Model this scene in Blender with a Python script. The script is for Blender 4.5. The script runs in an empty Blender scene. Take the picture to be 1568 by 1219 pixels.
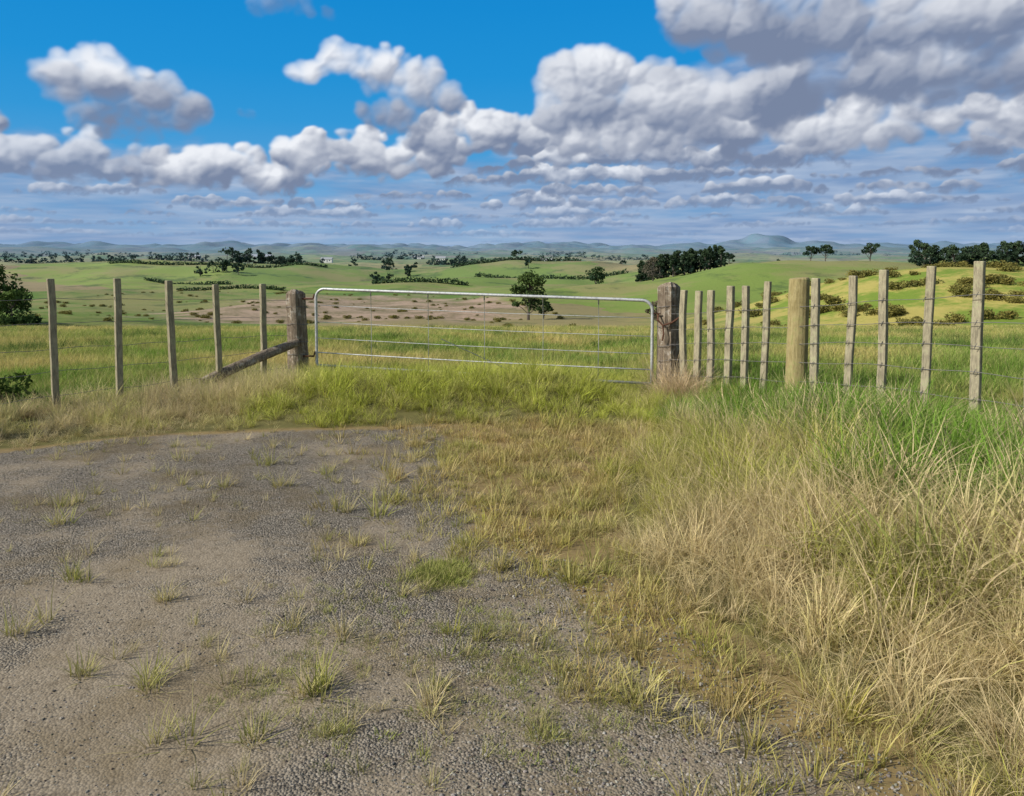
import bpy, math, numpy as np
from mathutils import Vector
rng=np.random.default_rng(7)
scene=bpy.context.scene
scene.view_settings.view_transform='Standard'
scene.view_settings.look='None'
scene.view_settings.exposure=0
SUN=Vector((-0.80,-0.28,0.64)).normalized()

# ---------------------------------------------------------------- node helper
class E:
    nt=None
    def __init__(s,sock): s.s=sock
    @staticmethod
    def m(op,*a):
        n=E.nt.nodes.new('ShaderNodeMath'); n.operation=op
        for i,v in enumerate(a):
            if isinstance(v,E): E.nt.links.new(v.s,n.inputs[i])
            else: n.inputs[i].default_value=v
        return E(n.outputs[0])
    def __add__(s,o): return E.m('ADD',s,o)
    __radd__=__add__
    def __sub__(s,o): return E.m('SUBTRACT',s,o)
    def __rsub__(s,o): return E.m('SUBTRACT',o,s)
    def __mul__(s,o): return E.m('MULTIPLY',s,o)
    __rmul__=__mul__
    def __truediv__(s,o): return E.m('DIVIDE',s,o)
def put(sock,v):
    if isinstance(v,E): E.nt.links.new(v.s,sock)
    elif isinstance(v,(tuple,list)) and len(v)==3 and sock.type=='RGBA': sock.default_value=(*v,1)
    else: sock.default_value=v
def node(t,**k):
    n=E.nt.nodes.new(t)
    for a,b in k.items(): setattr(n,a,b)
    return n
def step(x,a,b,lo=0.0,hi=1.0):
    n=node('ShaderNodeMapRange',interpolation_type='SMOOTHSTEP')
    put(n.inputs[0],x); put(n.inputs[1],a); put(n.inputs[2],b); n.inputs[3].default_value=lo; n.inputs[4].default_value=hi
    return E(n.outputs[0])
def mixc(a,b,f,mode='MIX'):
    n=node('ShaderNodeMix',data_type='RGBA',blend_type=mode)
    put(n.inputs[0],f); put(n.inputs[6],a); put(n.inputs[7],b)
    return E(n.outputs[2])
def vec(x=0.0,y=0.0,z=0.0):
    n=node('ShaderNodeCombineXYZ')
    put(n.inputs[0],x); put(n.inputs[1],y); put(n.inputs[2],z); return E(n.outputs[0])
def noise(v,scale=1.0,detail=2.0,rough=0.5,dims='3D',dist=0.0):
    n=node('ShaderNodeTexNoise',noise_dimensions=dims)
    put(n.inputs['Vector'],v)
    n.inputs['Scale'].default_value=scale; n.inputs['Detail'].default_value=detail
    n.inputs['Roughness'].default_value=rough; n.inputs['Distortion'].default_value=dist
    return E(n.outputs['Fac'] if 'Fac' in n.outputs else n.outputs[0])
def voro(v,scale,detail=0.0,dims='3D',out='Distance',feature='F1'):
    n=node('ShaderNodeTexVoronoi',voronoi_dimensions=dims,feature=feature)
    put(n.inputs['Vector'],v); n.inputs['Scale'].default_value=scale
    return E(n.outputs[out])
def sep(v):
    n=node('ShaderNodeSeparateXYZ'); put(n.inputs[0],v); return [E(o) for o in n.outputs]
def newmat(name):
    m=bpy.data.materials.new(name); m.use_nodes=True; E.nt=m.node_tree; m.node_tree.nodes.clear()
    return m
def finish(m,color,rough=0.8,bump=None,bstr=0.5,bdist=0.01,metal=0.0,spec=0.3):
    p=node('ShaderNodeBsdfPrincipled')
    put(p.inputs['Base Color'],color); put(p.inputs['Roughness'],rough); put(p.inputs['Metallic'],metal)
    p.inputs['Specular IOR Level'].default_value=spec
    if bump is not None:
        b=node('ShaderNodeBump'); b.inputs['Strength'].default_value=bstr; b.inputs['Distance'].default_value=bdist
        put(b.inputs['Height'],bump); E.nt.links.new(b.outputs[0],p.inputs['Normal'])
    out=node('ShaderNodeOutputMaterial'); E.nt.links.new(p.outputs[0],out.inputs[0])
    return m
def finish_leaf(m,color,transl):
    d=node('ShaderNodeBsdfDiffuse'); put(d.inputs[0],color); t=node('ShaderNodeBsdfTranslucent'); put(t.inputs[0],color)
    mx=node('ShaderNodeMixShader'); mx.inputs[0].default_value=transl
    E.nt.links.new(d.outputs[0],mx.inputs[1]); E.nt.links.new(t.outputs[0],mx.inputs[2])
    out=node('ShaderNodeOutputMaterial'); E.nt.links.new(mx.outputs[0],out.inputs[0]); return m
def position(): return E(node('ShaderNodeNewGeometry').outputs['Position'])
def attr(name,typ='GEOMETRY',out='Fac'): 
    n=node('ShaderNodeAttribute',attribute_name=name,attribute_type=typ); return E(n.outputs[out])
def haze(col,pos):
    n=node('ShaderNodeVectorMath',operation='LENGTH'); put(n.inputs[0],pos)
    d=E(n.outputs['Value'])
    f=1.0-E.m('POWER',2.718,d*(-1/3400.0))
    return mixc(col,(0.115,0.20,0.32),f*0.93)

# ---------------------------------------------------------------- world light
w=bpy.data.worlds.new("World"); scene.world=w; w.use_nodes=True
E.nt=w.node_tree; E.nt.nodes.clear()
sky=node('ShaderNodeTexSky',sky_type='NISHITA'); sky.sun_disc=False
sky.sun_elevation=math.asin(SUN.z); sky.sun_rotation=math.atan2(SUN.x,SUN.y)
sky.air_density=1.0; sky.dust_density=1.5; sky.ozone_density=1.0
bg=node('ShaderNodeBackground'); E.nt.links.new(sky.outputs[0],bg.inputs[0]); bg.inputs[1].default_value=0.11
wo=node('ShaderNodeOutputWorld'); E.nt.links.new(bg.outputs[0],wo.inputs[0])
sd=bpy.data.lights.new("sun","SUN"); sd.energy=4.9; sd.angle=math.radians(0.5); sd.color=(1.0,0.94,0.83)
so=bpy.data.objects.new("sun",sd); scene.collection.objects.link(so)
so.rotation_euler=SUN.to_track_quat('Z','Y').to_euler(); so.location=(-20,-8,30)

def sst(t): t=np.clip(t,0,1); return t*t*(3-2*t)
def mesh_obj(name,V,F,mats=(),smooth=False,fmat=None,attrs=None,link=True,parent=None):
    me=bpy.data.meshes.new(name)
    V=np.asarray(V,np.float32); F=np.asarray(F,np.int32)
    me.vertices.add(len(V)); me.vertices.foreach_set('co',V.ravel())
    k=F.shape[1]; me.loops.add(F.size); me.loops.foreach_set('vertex_index',F.ravel())
    me.polygons.add(len(F)); me.polygons.foreach_set('loop_start',np.arange(0,F.size,k,dtype=np.int32))
    me.polygons.foreach_set('use_smooth',np.full(len(F),smooth))
    for m in mats: me.materials.append(m)
    if fmat is not None: me.polygons.foreach_set('material_index',np.asarray(fmat,np.int32))
    if attrs:
        for n,(t,a) in attrs.items():
            at=me.attributes.new(n,t,'POINT'); at.data.foreach_set({'FLOAT':'value','FLOAT_VECTOR':'vector','FLOAT_COLOR':'color'}[t],np.asarray(a,np.float32).ravel())
    me.update(calc_edges=True)
    ob=bpy.data.objects.new(name,me)
    if link: scene.collection.objects.link(ob)
    if parent: ob.parent=parent
    return ob

# ---------------------------------------------------------------- sky dome with cumulus field
tab=np.random.default_rng(9).uniform(-1,1,(256,256)).astype(np.float32)
def vn(x,y):
    xi=np.floor(x);yi=np.floor(y);u=x-xi;v=y-yi;u=u*u*u*(u*(u*6-15)+10);v=v*v*v*(v*(v*6-15)+10)
    xi=xi.astype(int)&255;yi=yi.astype(int)&255;x1=(xi+1)&255;y1=(yi+1)&255
    return (tab[xi,yi]*(1-u)+tab[x1,yi]*u)*(1-v)+(tab[xi,y1]*(1-u)+tab[x1,y1]*u)*v
def fbm(x,y,o=4,s=0.0,g=.5):
    r=0;a=1;t=0
    for i in range(o):
        r=r+a*vn(x+s+i*17.3,y+s*1.7+i*9.1);t+=a;a*=g;x,y=(x*1.6-y*1.2),(x*1.2+y*1.6)
    return r/t
D=math.pi/180
caz=np.concatenate([np.arange(-66,-40,.5),np.arange(-40,40,.06),np.arange(40,66.1,.5)])*D
cel=np.concatenate([np.array([-3,-1.5]),np.arange(-.5,18.5,.05),np.arange(18.5,33,.4)])*D
AZ,EL=np.meshgrid(caz,cel)
CI=np.zeros(AZ.shape+(3,)); 
def lin(*c): return np.array([((v/255)/12.92 if v/255<.04045 else ((v/255+.055)/1.055)**2.4) for v in c])
kx=np.array([-.05,0,.04,.09,.16,.22,.30,.6]); 
kc=np.stack([lin(165,192,218),lin(150,184,216),lin(124,172,216),lin(88,162,216),lin(52,152,216),lin(34,145,214),lin(24,138,210),lin(30,110,190)])
for c in range(3): CI[...,c]=np.interp(EL,kx,kc[:,c])
WHITE=lin(240,243,249); GREY=lin(120,134,162); HAZ=lin(134,163,202)
def box(H):
    P=np.pad(H,1,mode='edge'); P=(P[:-2]+P[1:-1]+P[2:])/3; return (P[:,:-2]+P[:,1:-1]+P[:,2:])/3
def over(i0,i1,col,al): CI[i0:i1]=CI[i0:i1]*(1-al[...,None])+col*al[...,None]
i1=np.searchsorted(cel,.30); A=AZ[:i1];Ee=EL[:i1]
lnE=np.log(np.maximum(Ee,0)+.05)
n1=fbm(A*9,lnE*5,5,3.3,.55)
n2=fbm(A*16,lnE*15,5,11.3,.5)
topv=np.interp(A,[-.7,-.45,-.25,-.05,.06,.15,.3,.7],[.115,.105,.095,.115,.145,.18,.24,.27])
va=sst((topv-Ee)/.035+.5+n1*1.2)*np.clip(.70+.55*n1+.3*n2+.25*sst((A+.1)/.3),0,1)
vcol=lin(120,148,190)+(lin(172,188,213)-lin(120,148,190))*np.clip(.45+.8*n2,0,1)[...,None]
over(0,i1,vcol,va*.9)
def group(sp,b,h,top=None,dens=1.0,fog=0.0,lo=0.0,k=1.0,wamp=.26,soft=.46,blur=3,seed=0.,basecut=True,bamp=.11,core=.12,gh=1.0):
    top=top or max(s[1]+s[2] for s in sp)
    i0=np.searchsorted(cel,b-h*.9);i1=np.searchsorted(cel,top+h*.6)
    A=AZ[i0:i1];Ee=EL[i0:i1]
    f=1/h
    wa=A+wamp*h*fbm(A*f*.9,Ee*f*1.2,6,seed,.6); we=Ee+wamp*h*.8*fbm(A*f*.9,Ee*f*1.2,6,seed+40,.6)
    H=np.zeros(A.shape)
    for (ca,ce,R,z) in sp:
        j0=np.searchsorted(caz,ca-R-wamp*h);j1=np.searchsorted(caz,ca+R+wamp*h)
        r0=max(0,np.searchsorted(cel,ce-R-wamp*h)-i0);r1=max(0,np.searchsorted(cel,ce+R+wamp*h)-i0)
        if j1<=j0 or r1<=r0: continue
        d=R*R-(wa[r0:r1,j0:j1]-ca)**2-((we[r0:r1,j0:j1]-ce)/.88)**2
        q=np.maximum(d,0)**.7*R**-.4; q=np.where(d>0,q+z*np.minimum(1,q/R*2),0)
        H[r0:r1,j0:j1]=np.maximum(H[r0:r1,j0:j1],q)
    m=H>0
    det=fbm(wa*f*3.0,we*f*3.4,5,seed+7,.55)
    big=fbm(wa*f*1.1,we*f*2.0,3,seed+19,.5)
    Hd=np.maximum(H+m*bamp*h*det*np.minimum(1,H/(.2*h)),0)
    for _ in range(blur): Hd=box(Hd)
    ga=np.gradient(Hd,caz,axis=1);ge=np.gradient(Hd,cel[i0:i1],axis=0)
    ga=np.clip(ga,-2.0,2.0);ge=np.clip(ge,-2.0,2.0)
    nn=np.sqrt(ga*ga+ge*ge+1); sh=(.50*ga-.60*ge+.60)/nn
    sh=box(box(sh))
    g=sst((we-b-.06*h+.28*h*big+.08*h*det)/(h*gh))
    th=sst(Hd/(.8*h))
    I=lo+.02+.52*g+k*(.60*np.clip(sh+.12,0,1)*(.16+.84*g)-.04)-core*th*(1-.5*g)+.22*big
    I=np.clip(I,0,1)
    al=sst(Hd/(soft*h*.6))
    if basecut: al=al*sst((we-b+.25*h*det+.06*h)/(.34*h))
    al=al*dens
    col=GREY+(WHITE-GREY)*I[...,None]
    col=col*(1-fog)+HAZ*fog
    over(i0,i1,col,al)
def rowclouds(b,h,cover,n,seed,a0=-.8,a1=.8,**k):
    r=np.random.default_rng(seed); sp=[]
    for i in range(n):
        ca=a0+(a1-a0)*(i+r.uniform(-.6,.6)+.5)/n
        if r.uniform()>cover: continue
        wd=(a1-a0)/n*r.uniform(.5,1.6); hh=h*r.uniform(.45,1.1); bb=b+r.normal()*h*.12
        m=max(4,int(wd/h*7))
        for j in range(m):
            t=r.uniform(-1,1); pr=(1-abs(t)**2.2)*.75+.25
            R=hh*r.uniform(.28,.6)*pr
            sp.append((ca+t*wd*.62,bb+hh*pr*r.uniform(.05,.50),R,r.uniform(0,.4)*h))
    if sp: group(sp,b,h,top=b+h*1.3,seed=seed*3.1,**k)
def env(els,n,Rm,b,seed,zr=.4):
    r=np.random.default_rng(seed);sp=[]
    for (ca,ce,ra,re,wt) in els:
        sp.append((ca,ce,min(ra,re)*.9,0))
        for j in range(int(n*wt)):
            a=r.uniform(0,6.283);q=math.sqrt(r.uniform(0,1))
            R=Rm*r.uniform(.3,1.0)*(1.15-.55*q)
            sp.append((ca+q*(ra-R*.5)*math.cos(a),max(b,ce+q*(re-R*.5)*math.sin(a)),R,r.uniform(0,zr)*Rm))
    return sp
rowclouds(.010,.008,.55,34,1,dens=.35,fog=.60,soft=.7,blur=1)
rowclouds(.019,.011,.7,24,2,dens=.5,fog=.50,soft=.7,blur=1)
rowclouds(.030,.014,.85,19,3,dens=.65,fog=.42,blur=1,soft=.6)
rowclouds(.042,.018,.95,15,4,dens=.75,fog=.34,blur=2,soft=.6)
rowclouds(.054,.022,1,12,5,dens=.85,fog=.25,a0=-.45,blur=2)
rowclouds(.050,.022,.8,5,15,a1=-.35,dens=.75,fog=.32,blur=2)
rowclouds(.068,.027,1,9,6,a0=-.22,dens=.92,fog=.17,blur=2)
rowclouds(.064,.022,.8,5,16,a0=-.7,a1=-.3,dens=.8,fog=.22,blur=2)
rowclouds(.084,.032,1,8,7,a0=-.1,dens=.95,fog=.1,blur=2)
group(env([(-.60,.108,.08,.034,1),(-.50,.108,.09,.034,1.2),(-.42,.095,.06,.026,.8)],26,.026,.08,31),.074,.065,dens=.95,fog=.10,seed=3,lo=-.08)
group(env([(-.41,.090,.055,.026,1),(-.355,.100,.065,.030,1.2),(-.29,.088,.05,.026,.8)],28,.023,.068,32),.065,.056,dens=1,fog=.03,seed=5,lo=.04)
group(env([(-.25,.118,.055,.032,1),(-.18,.122,.065,.034,1),(-.10,.125,.06,.034,1)],28,.026,.088,33),.082,.066,dens=1,seed=8,lo=.05)
group(env([(-.09,.145,.05,.030,1),(-.03,.155,.055,.034,1),(.03,.15,.05,.034,1)],26,.026,.11,38),.105,.070,dens=1,seed=10,lo=-.08)
rowclouds(.102,.042,1.0,7,8,a0=-.04,a1=.85,dens=.97,fog=.05,lo=-.04,blur=2)
group(env([(.08,.150,.07,.034,1),(.17,.152,.09,.036,1),(.29,.145,.12,.032,1),(.42,.148,.13,.034,1),(.58,.14,.14,.036,1)],28,.030,.112,34),.106,.078,dens=1,seed=12,lo=-.03)
# cumulus on the left
group(env([(-.62,.135,.05,.028,1)],18,.024,.115,41),.108,.07,lo=-.2,seed=14)
group(env([(-.522,.190,.036,.036,1),(-.485,.190,.042,.040,1.2),(-.435,.176,.038,.034,1.2),(-.398,.163,.026,.028,.8),(-.46,.148,.070,.026,1.2)],36,.025,.125,42),.116,.105,seed=19,wamp=.15,core=.10)
group(env([(-.215,.232,.032,.024,1),(-.168,.222,.040,.032,1),(-.118,.203,.040,.034,1),(-.255,.218,.028,.012,.5),(-.150,.172,.055,.024,1),(-.085,.192,.020,.022,.5)],34,.023,.148,43),.140,.098,seed=23,wamp=.15,lo=.03,core=.08)
group(env([(-.29,.290,.07,.014,1)],22,.016,.272,44),.266,.06,dens=.6,lo=-.12,seed=27,soft=.8)
group(env([(-.325,.165,.016,.008,1)],8,.009,.155,45),.155,.03,dens=.35,lo=-.1,seed=28,soft=.8)
# large bank of cloud on the right
group(env([(.070,.222,.040,.034,1.1),(.120,.232,.050,.032,1.2),(.09,.185,.07,.036,1),(.20,.195,.08,.045,1.4),(.32,.185,.09,.045,1.4),(.45,.185,.10,.05,1.4),(.585,.18,.11,.055,1.5)],38,.038,.140,51),.132,.125,seed=31,lo=.0,wamp=.18,core=.15)
group(env([(.225,.285,.05,.045,1.2),(.30,.265,.08,.045,1.2),(.40,.265,.10,.055,1.6),(.52,.255,.10,.055,1.5),(.65,.25,.12,.06,1.5)],38,.042,.21,52),.192,.14,seed=37,lo=-.08,wamp=.19,k=.9,core=.16)
group(env([(.30,.37,.14,.05,1.5),(.52,.36,.16,.06,1.5)],34,.05,.31,54),.30,.12,seed=38,lo=-.08)
group(env([(.10,.54,.5,.04,3),(-.6,.52,.4,.04,2),(.9,.52,.4,.05,2)],40,.05,.49,53),.49,.1,seed=39,dens=.9)
V=40000*np.stack([np.sin(AZ)*np.cos(EL),np.cos(AZ)*np.cos(EL),np.sin(EL)],-1).reshape(-1,3)
ny_,nx_=AZ.shape; idx=np.arange(nx_*ny_).reshape(ny_,nx_)
F=np.stack([idx[:-1,:-1],idx[1:,:-1],idx[1:,1:],idx[:-1,1:]],-1).reshape(-1,4)
msky=newmat("sky_air"); em=node('ShaderNodeEmission'); put(em.inputs[0],attr('radiance','GEOMETRY','Color')); em.inputs[1].default_value=1
o_=node('ShaderNodeOutputMaterial'); E.nt.links.new(em.outputs[0],o_.inputs[0])
try: msky.cycles.emission_sampling='NONE'
except Exception: pass
mesh_obj("sky",V,F,[msky],True,attrs={'radiance':('FLOAT_COLOR',np.concatenate([CI.reshape(-1,3),np.ones((nx_*ny_,1))],1))})

# ---------------------------------------------------------------- terrain height
_dirs=[(math.cos(a),math.sin(a),p) for a,p in zip(np.random.default_rng(3).uniform(0,6.28,24),np.random.default_rng(4).uniform(0,6.28,24))]
def wob(x,y,wl,k=0,n=5):
    s=0
    for i in range(n):
        c,sn,p=_dirs[(k+i)%24]; f=6.283/(wl*(0.6+0.22*i))
        s=s+np.sin((x*c+y*sn)*f+p+1.3*np.sin((x*sn-y*c)*f*0.6+p*2))
    return s/n
_ty=np.linspace(0,9.6,2000)
_r=np.exp(_ty)
_b=np.interp(_r,[0,9.5,20,30,46,80,115,150,250,400,1000,3000,9000],[0,0,-.6,-1.5,-2.9,-8,-10.5,-11.5,-12.5,-14,-16,-14,-8])
_k=np.exp(-np.linspace(-2,2,61)**2); _k/=_k.sum()
_bs=np.convolve(np.pad(_b,30,mode='edge'),_k,mode='valid')
def basep(y): return np.interp(np.log(np.maximum(y,1.0)),_ty,_bs)
XBY=[2.33,2.7,3.2,3.8,4.35,5.1,6.2,7.2]; XB=[1.0,.75,.36,.22,-.2,-.42,-.6,-.7]
XTY=[2.33,2.55,2.93,3.4,3.93,5.2,6.1,7.15]; XT=[1.25,1.14,.95,.68,.42,.55,.78,1.15]
def xb(y): return np.interp(y,XBY,XB)
def xt(y): return np.interp(y,XTY,XT)
def yf(x): return np.interp(x,[-8,-4.3,-3,0,1.2,2],[4.9,6.3,6.9,7.2,7.1,7.0])
def Hs(x,y):
    x=np.asarray(x,float); y=np.asarray(y,float)
    h=basep(y)+0*x
    near=1-sst((y-9)/10)
    h=h+0.24*sst((x-xt(y)-0.1)/2.2)*near
    h=h+0.05*wob(x,y,3.0,2)*sst((y-6.5)/3)*(1-sst((y-40)/30))+0.012*wob(x,y,1.4,8)
    h=h+0.22*np.exp(-((y-8.5)/0.8)**2)*sst((x+4)/2.5)*(1-sst((x-0.3)/1.0))
    h=h+9.5*sst((x-18)/45)*np.exp(-((y-112)/34)**2)
    h=h+11.5*sst((x-35)/75)*np.exp(-((y-320)/130)**2)
    h=h+3.6*np.exp(-((x+78)/38)**2-((y-105)/26)**2)
    h=h+9*np.exp(-((x+260)/130)**2-((y-520)/90)**2)
    h=h+8.5*np.exp(-((x-20)/90)**2-((y-540)/70)**2)
    h=h+5*np.exp(-((x-60)/45)**2-((y-250)/40)**2)
    m=sst((y-60)/120); h=h+m*1.7*wob(x,y,70,5)
    m=sst((y-200)/300); h=h+m*(5.2*wob(x,y,230,11)+2.2*wob(x,y,110,19))
    m=sst((y-900)/1500); h=h+m*15.0*wob(x,y,600,15)
    m=sst((y-2600)/1800); r=wob(x,y,1500,1,6); h=h+m*(18+32*r+22*wob(x,y,520,9))
    m=sst((y-5500)/1500); h=h+m*(34+50*np.maximum(wob(x,y,1700,4,6),-.4)+28*wob(x,y,420,13))
    d=np.sqrt(((x-2300))**2+((y-7000)*.6)**2)
    h=h+80*sst((250-d)/150)+26*sst((800-d)/700)
    return h
nx,ny=1100,900
ux=np.linspace(-1,1,nx); X=5*np.sinh(ux*math.asinh(8500/5))
uy=np.linspace(-0.23,1,ny); Y=4+5*np.sinh(uy*math.asinh(9000/5))
GX,GY=np.meshgrid(X,Y)
GZ=Hs(GX,GY)
gr=(sst((yf(GX)-GY)/0.5+0.5))*(sst((xb(GY)-GX)/0.5+0.6))
br=(sst((yf(GX)-GY)/0.4+0.7))*(sst((xt(GY)+0.2-GX)/0.4+0.5))
idx=np.arange(nx*ny).reshape(ny,nx)
F=np.stack([idx[:-1,:-1],idx[:-1,1:],idx[1:,1:],idx[1:,:-1]],-1).reshape(-1,4)
fm=np.repeat((Y[:-1]>9.6).astype(int),nx-1)

mg=newmat("gravel_and_soil")
pos=position(); px,py,pz=sep(pos)
g=attr('gravel'); b=attr('brown')
p2=vec(px,py,0.0)
n_big=noise(p2,1.3,4,0.6); n_fine=noise(p2,14.0,5,0.65)
st=voro(p2,95.0,0,'2D','Color'); s1,_,_=sep(st); sdst=voro(p2,95.0,0,'2D')
st2=voro(p2,190.0,0,'2D','Color'); s2,_,_=sep(st2)
sand=step(noise(p2,0.9,5,0.6)+(n_fine-0.5)*0.3+step(py,4.6,2.4)*0.09,0.46,0.62)
stone=mixc((0.05,0.043,0.034),(0.32,0.285,0.23),s1*0.55+s2*0.45)
stone=mixc(stone,(0.30,0.245,0.17),sand*0.6)
stone=mixc(stone,(0.075,0.058,0.036),step(n_fine,0.50,0.72)*0.5)
stone=mixc(stone,(0.155,0.118,0.062),step(n_big,0.48,0.64)*0.5)
brown=mixc((0.15,0.105,0.045),(0.30,0.23,0.11),n_fine)
gm=step(g+(n_big-0.5)*1.3+(n_fine-0.5)*0.6,0.38,0.66)
soilc=mixc((0.07,0.06,0.025),(0.18,0.17,0.06),n_fine)
nearc=mixc(mixc(soilc,brown,step(b,0.3,0.7)),stone,gm)
bh=(s1*0.7+(0.5-sdst)*1.2)*(1.0-sand*0.7)*gm+n_fine*0.8
finish(mg,nearc,0.95,bh,0.8,0.008,spec=0.08)
mf=newmat("pasture")
pos=position(); px,py,pz=sep(pos); p2=vec(px,py,0.0)
nz1=noise(p2,0.09,5,0.6); nz2=noise(p2,0.9,4,0.65); nz3=noise(p2,0.012,5,0.62)
near_f=mixc((0.13,0.20,0.03),(0.36,0.32,0.08),step(nz1*0.6+nz2*0.4,0.38,0.62))
pv=vec(px*0.8+py*0.25+nz3*90.0,py*0.5+nz3*60.0,0.0)
pc=voro(pv,0.010,0,'2D','Color'); c1,c2,c3=sep(pc)
pad=mixc((0.085,0.16,0.022),(0.23,0.29,0.055),c1)
pad=mixc(pad,(0.38,0.335,0.13),step(c2,0.52,0.85)*0.75)
pad=mixc(pad,(0.24,0.17,0.10),step(c3,0.86,0.9)*0.7)
pad=mixc(pad,(0.28,0.235,0.10),step(nz3+(nz2-0.5)*0.12+(nz1-0.5)*0.35,0.45,0.60)*0.65)
pad=mixc(pad,(0.045,0.08,0.018),step(noise(p2,0.035,6,0.72),0.52,0.63)*0.6)  # noise patches of darker green: cloud shadows painted into the field colour
ex=(px+38.0)/38.0; ey=(py-180.0)/56.0
sw=step(ex*ex+ey*ey+(nz1-0.5)*2.2+(nz3-0.5)*1.4,1.5,0.6)
pad=mixc(pad,mixc((0.40,0.285,0.21),(0.20,0.155,0.085),step(nz2*.4+nz1*.6,0.42,0.58)),sw*0.9)
rs=step(px,14.0,40.0)*step(py,190.0,120.0)*step(py,55.0,75.0)
pad=mixc(pad,mixc((0.16,0.23,0.03),(0.38,0.33,0.09),step(nz1+(nz2-.5)*.3,0.42,0.58)),rs)
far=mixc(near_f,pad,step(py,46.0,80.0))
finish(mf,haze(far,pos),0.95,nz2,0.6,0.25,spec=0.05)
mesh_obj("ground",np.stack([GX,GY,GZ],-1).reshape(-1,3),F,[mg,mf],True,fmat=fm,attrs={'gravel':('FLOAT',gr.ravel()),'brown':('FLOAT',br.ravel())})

# ---------------------------------------------------------------- geometry accumulator
class MB:
    def __init__(s): s.V=[];s.F=[];s.M=[];s.n=0
    def add(s,V,F,m=0):
        V=np.asarray(V,float);F=np.asarray(F,int)
        s.V.append(V); s.F.append(F+s.n); s.M+= [m]*len(F); s.n+=len(V)
    def tube(s,P,R,k=10,m=0,cap=True,sq=None,rough=0.0,up=None,seed=0):
        P=np.asarray(P,float); n=len(P); R=np.broadcast_to(np.asarray(R,float),(n,))
        T=np.gradient(P,axis=0); T/=np.linalg.norm(T,axis=1)[:,None]
        u=np.array(up if up is not None else ((0,0,1) if abs(T[0][2])<0.9 else (1,0,0)),float)
        rr=np.random.default_rng(seed)
        prof=np.array([(math.cos(2*math.pi*j/k),math.sin(2*math.pi*j/k)) for j in range(k)]) if sq is None else np.asarray(sq,float)
        k=len(prof); jit=1+rough*rr.normal(size=k)
        V=[]
        for i in range(n):
            a=np.cross(T[i],u); a/=np.linalg.norm(a); bb=np.cross(a,T[i])
            f=jit*(1+rough*0.5*rr.normal(size=k))
            V.append(P[i]+R[i]*((prof[:,0]*f)[:,None]*a+(prof[:,1]*f)[:,None]*bb))
        V=np.concatenate(V); F=[]
        for i in range(n-1):
            for j in range(k):
                a0=i*k+j;b0=i*k+(j+1)%k; F.append((a0,b0,b0+k,a0+k))
        if cap:
            for base,c in ((0,P[0]),((n-1)*k,P[-1])):
                ci=len(V); V=np.vstack([V,c[None]])
                for j in range(0,k,1):
                    q=(base+j,base+(j+1)%k,ci,ci); F.append(q)
        s.add(V,np.array(F),m)
    def obj(s,name,mats,smooth=False,parent=None,attrs=None):
        V=np.concatenate(s.V);F=np.concatenate(s.F)
        me=bpy.data.meshes.new(name)
        faces=[tuple(f) if f[2]!=f[3] else tuple(f[:3]) for f in F.tolist()]
        me.from_pydata(V.tolist(),[],faces); 
        for m in mats: me.materials.append(m)
        me.polygons.foreach_set('material_index',np.array(s.M,np.int32))
        me.polygons.foreach_set('use_smooth',np.full(len(faces),smooth))
        if attrs:
            for n,a in attrs.items():
                at=me.attributes.new(n,'FLOAT','POINT'); at.data.foreach_set('value',np.asarray(a,np.float32))
        me.update()
        ob=bpy.data.objects.new(name,me); scene.collection.objects.link(ob)
        if parent: ob.parent=parent
        return ob
# ---------------------------------------------------------------- wood / metal
def wood(name,c0,c1,lich=(0.4,0.42,0.36),la=0.4,stretch=0.12):
    m=newmat(name); p=position(); a,b_,c=sep(p)
    v=vec(a,b_,c*stretch)
    g1=noise(v,70,5,0.7); g2=noise(p,9,4,0.6); g3=noise(p,34,3,0.6)
    cc=mixc(c0,c1,step(g1*0.7+g2*0.3,0.36,0.64))
    cc=mixc(cc,lich,step(g2*0.6+g3*0.4,0.52,0.62)*la)
    cc=mixc(cc,(0.04,0.035,0.03),step(g1,0.60,0.68)*0.6)
    return finish(m,cc,0.9,g1,0.6,0.006,spec=0.15)
m_bat=wood("weathered_batten_wood",(0.19,0.17,0.12),(0.39,0.35,0.24),(0.33,0.35,0.20),0.45)
m_post=wood("treated_post_wood",(0.22,0.18,0.08),(0.38,0.32,0.16),(0.25,0.27,0.10),0.5)
m_old=wood("old_gatepost_wood",(0.10,0.075,0.055),(0.29,0.24,0.18),(0.42,0.39,0.34),0.65,0.08)
def metal(name,c,r):
    m=newmat(name); p=position(); g1=noise(p,25,4,0.6)
    return finish(m,mixc(c,tuple(v*0.7 for v in c),step(g1,0.45,0.65)),r,metal=0.35,spec=0.5)
m_galv=metal("galvanised_steel",(0.50,0.52,0.53),0.5)
m_wire=metal("fence_wire",(0.16,0.155,0.15),0.6)
m_rust=metal("rusty_iron",(0.13,0.06,0.035),0.8)
SQ=[(-1,-.45),(-.9,-.6),(.9,-.6),(1,-.45),(1,.45),(.9,.6),(-.9,.6),(-1,.45)]
def HH(x,y): return float(Hs(x,y))
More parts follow.
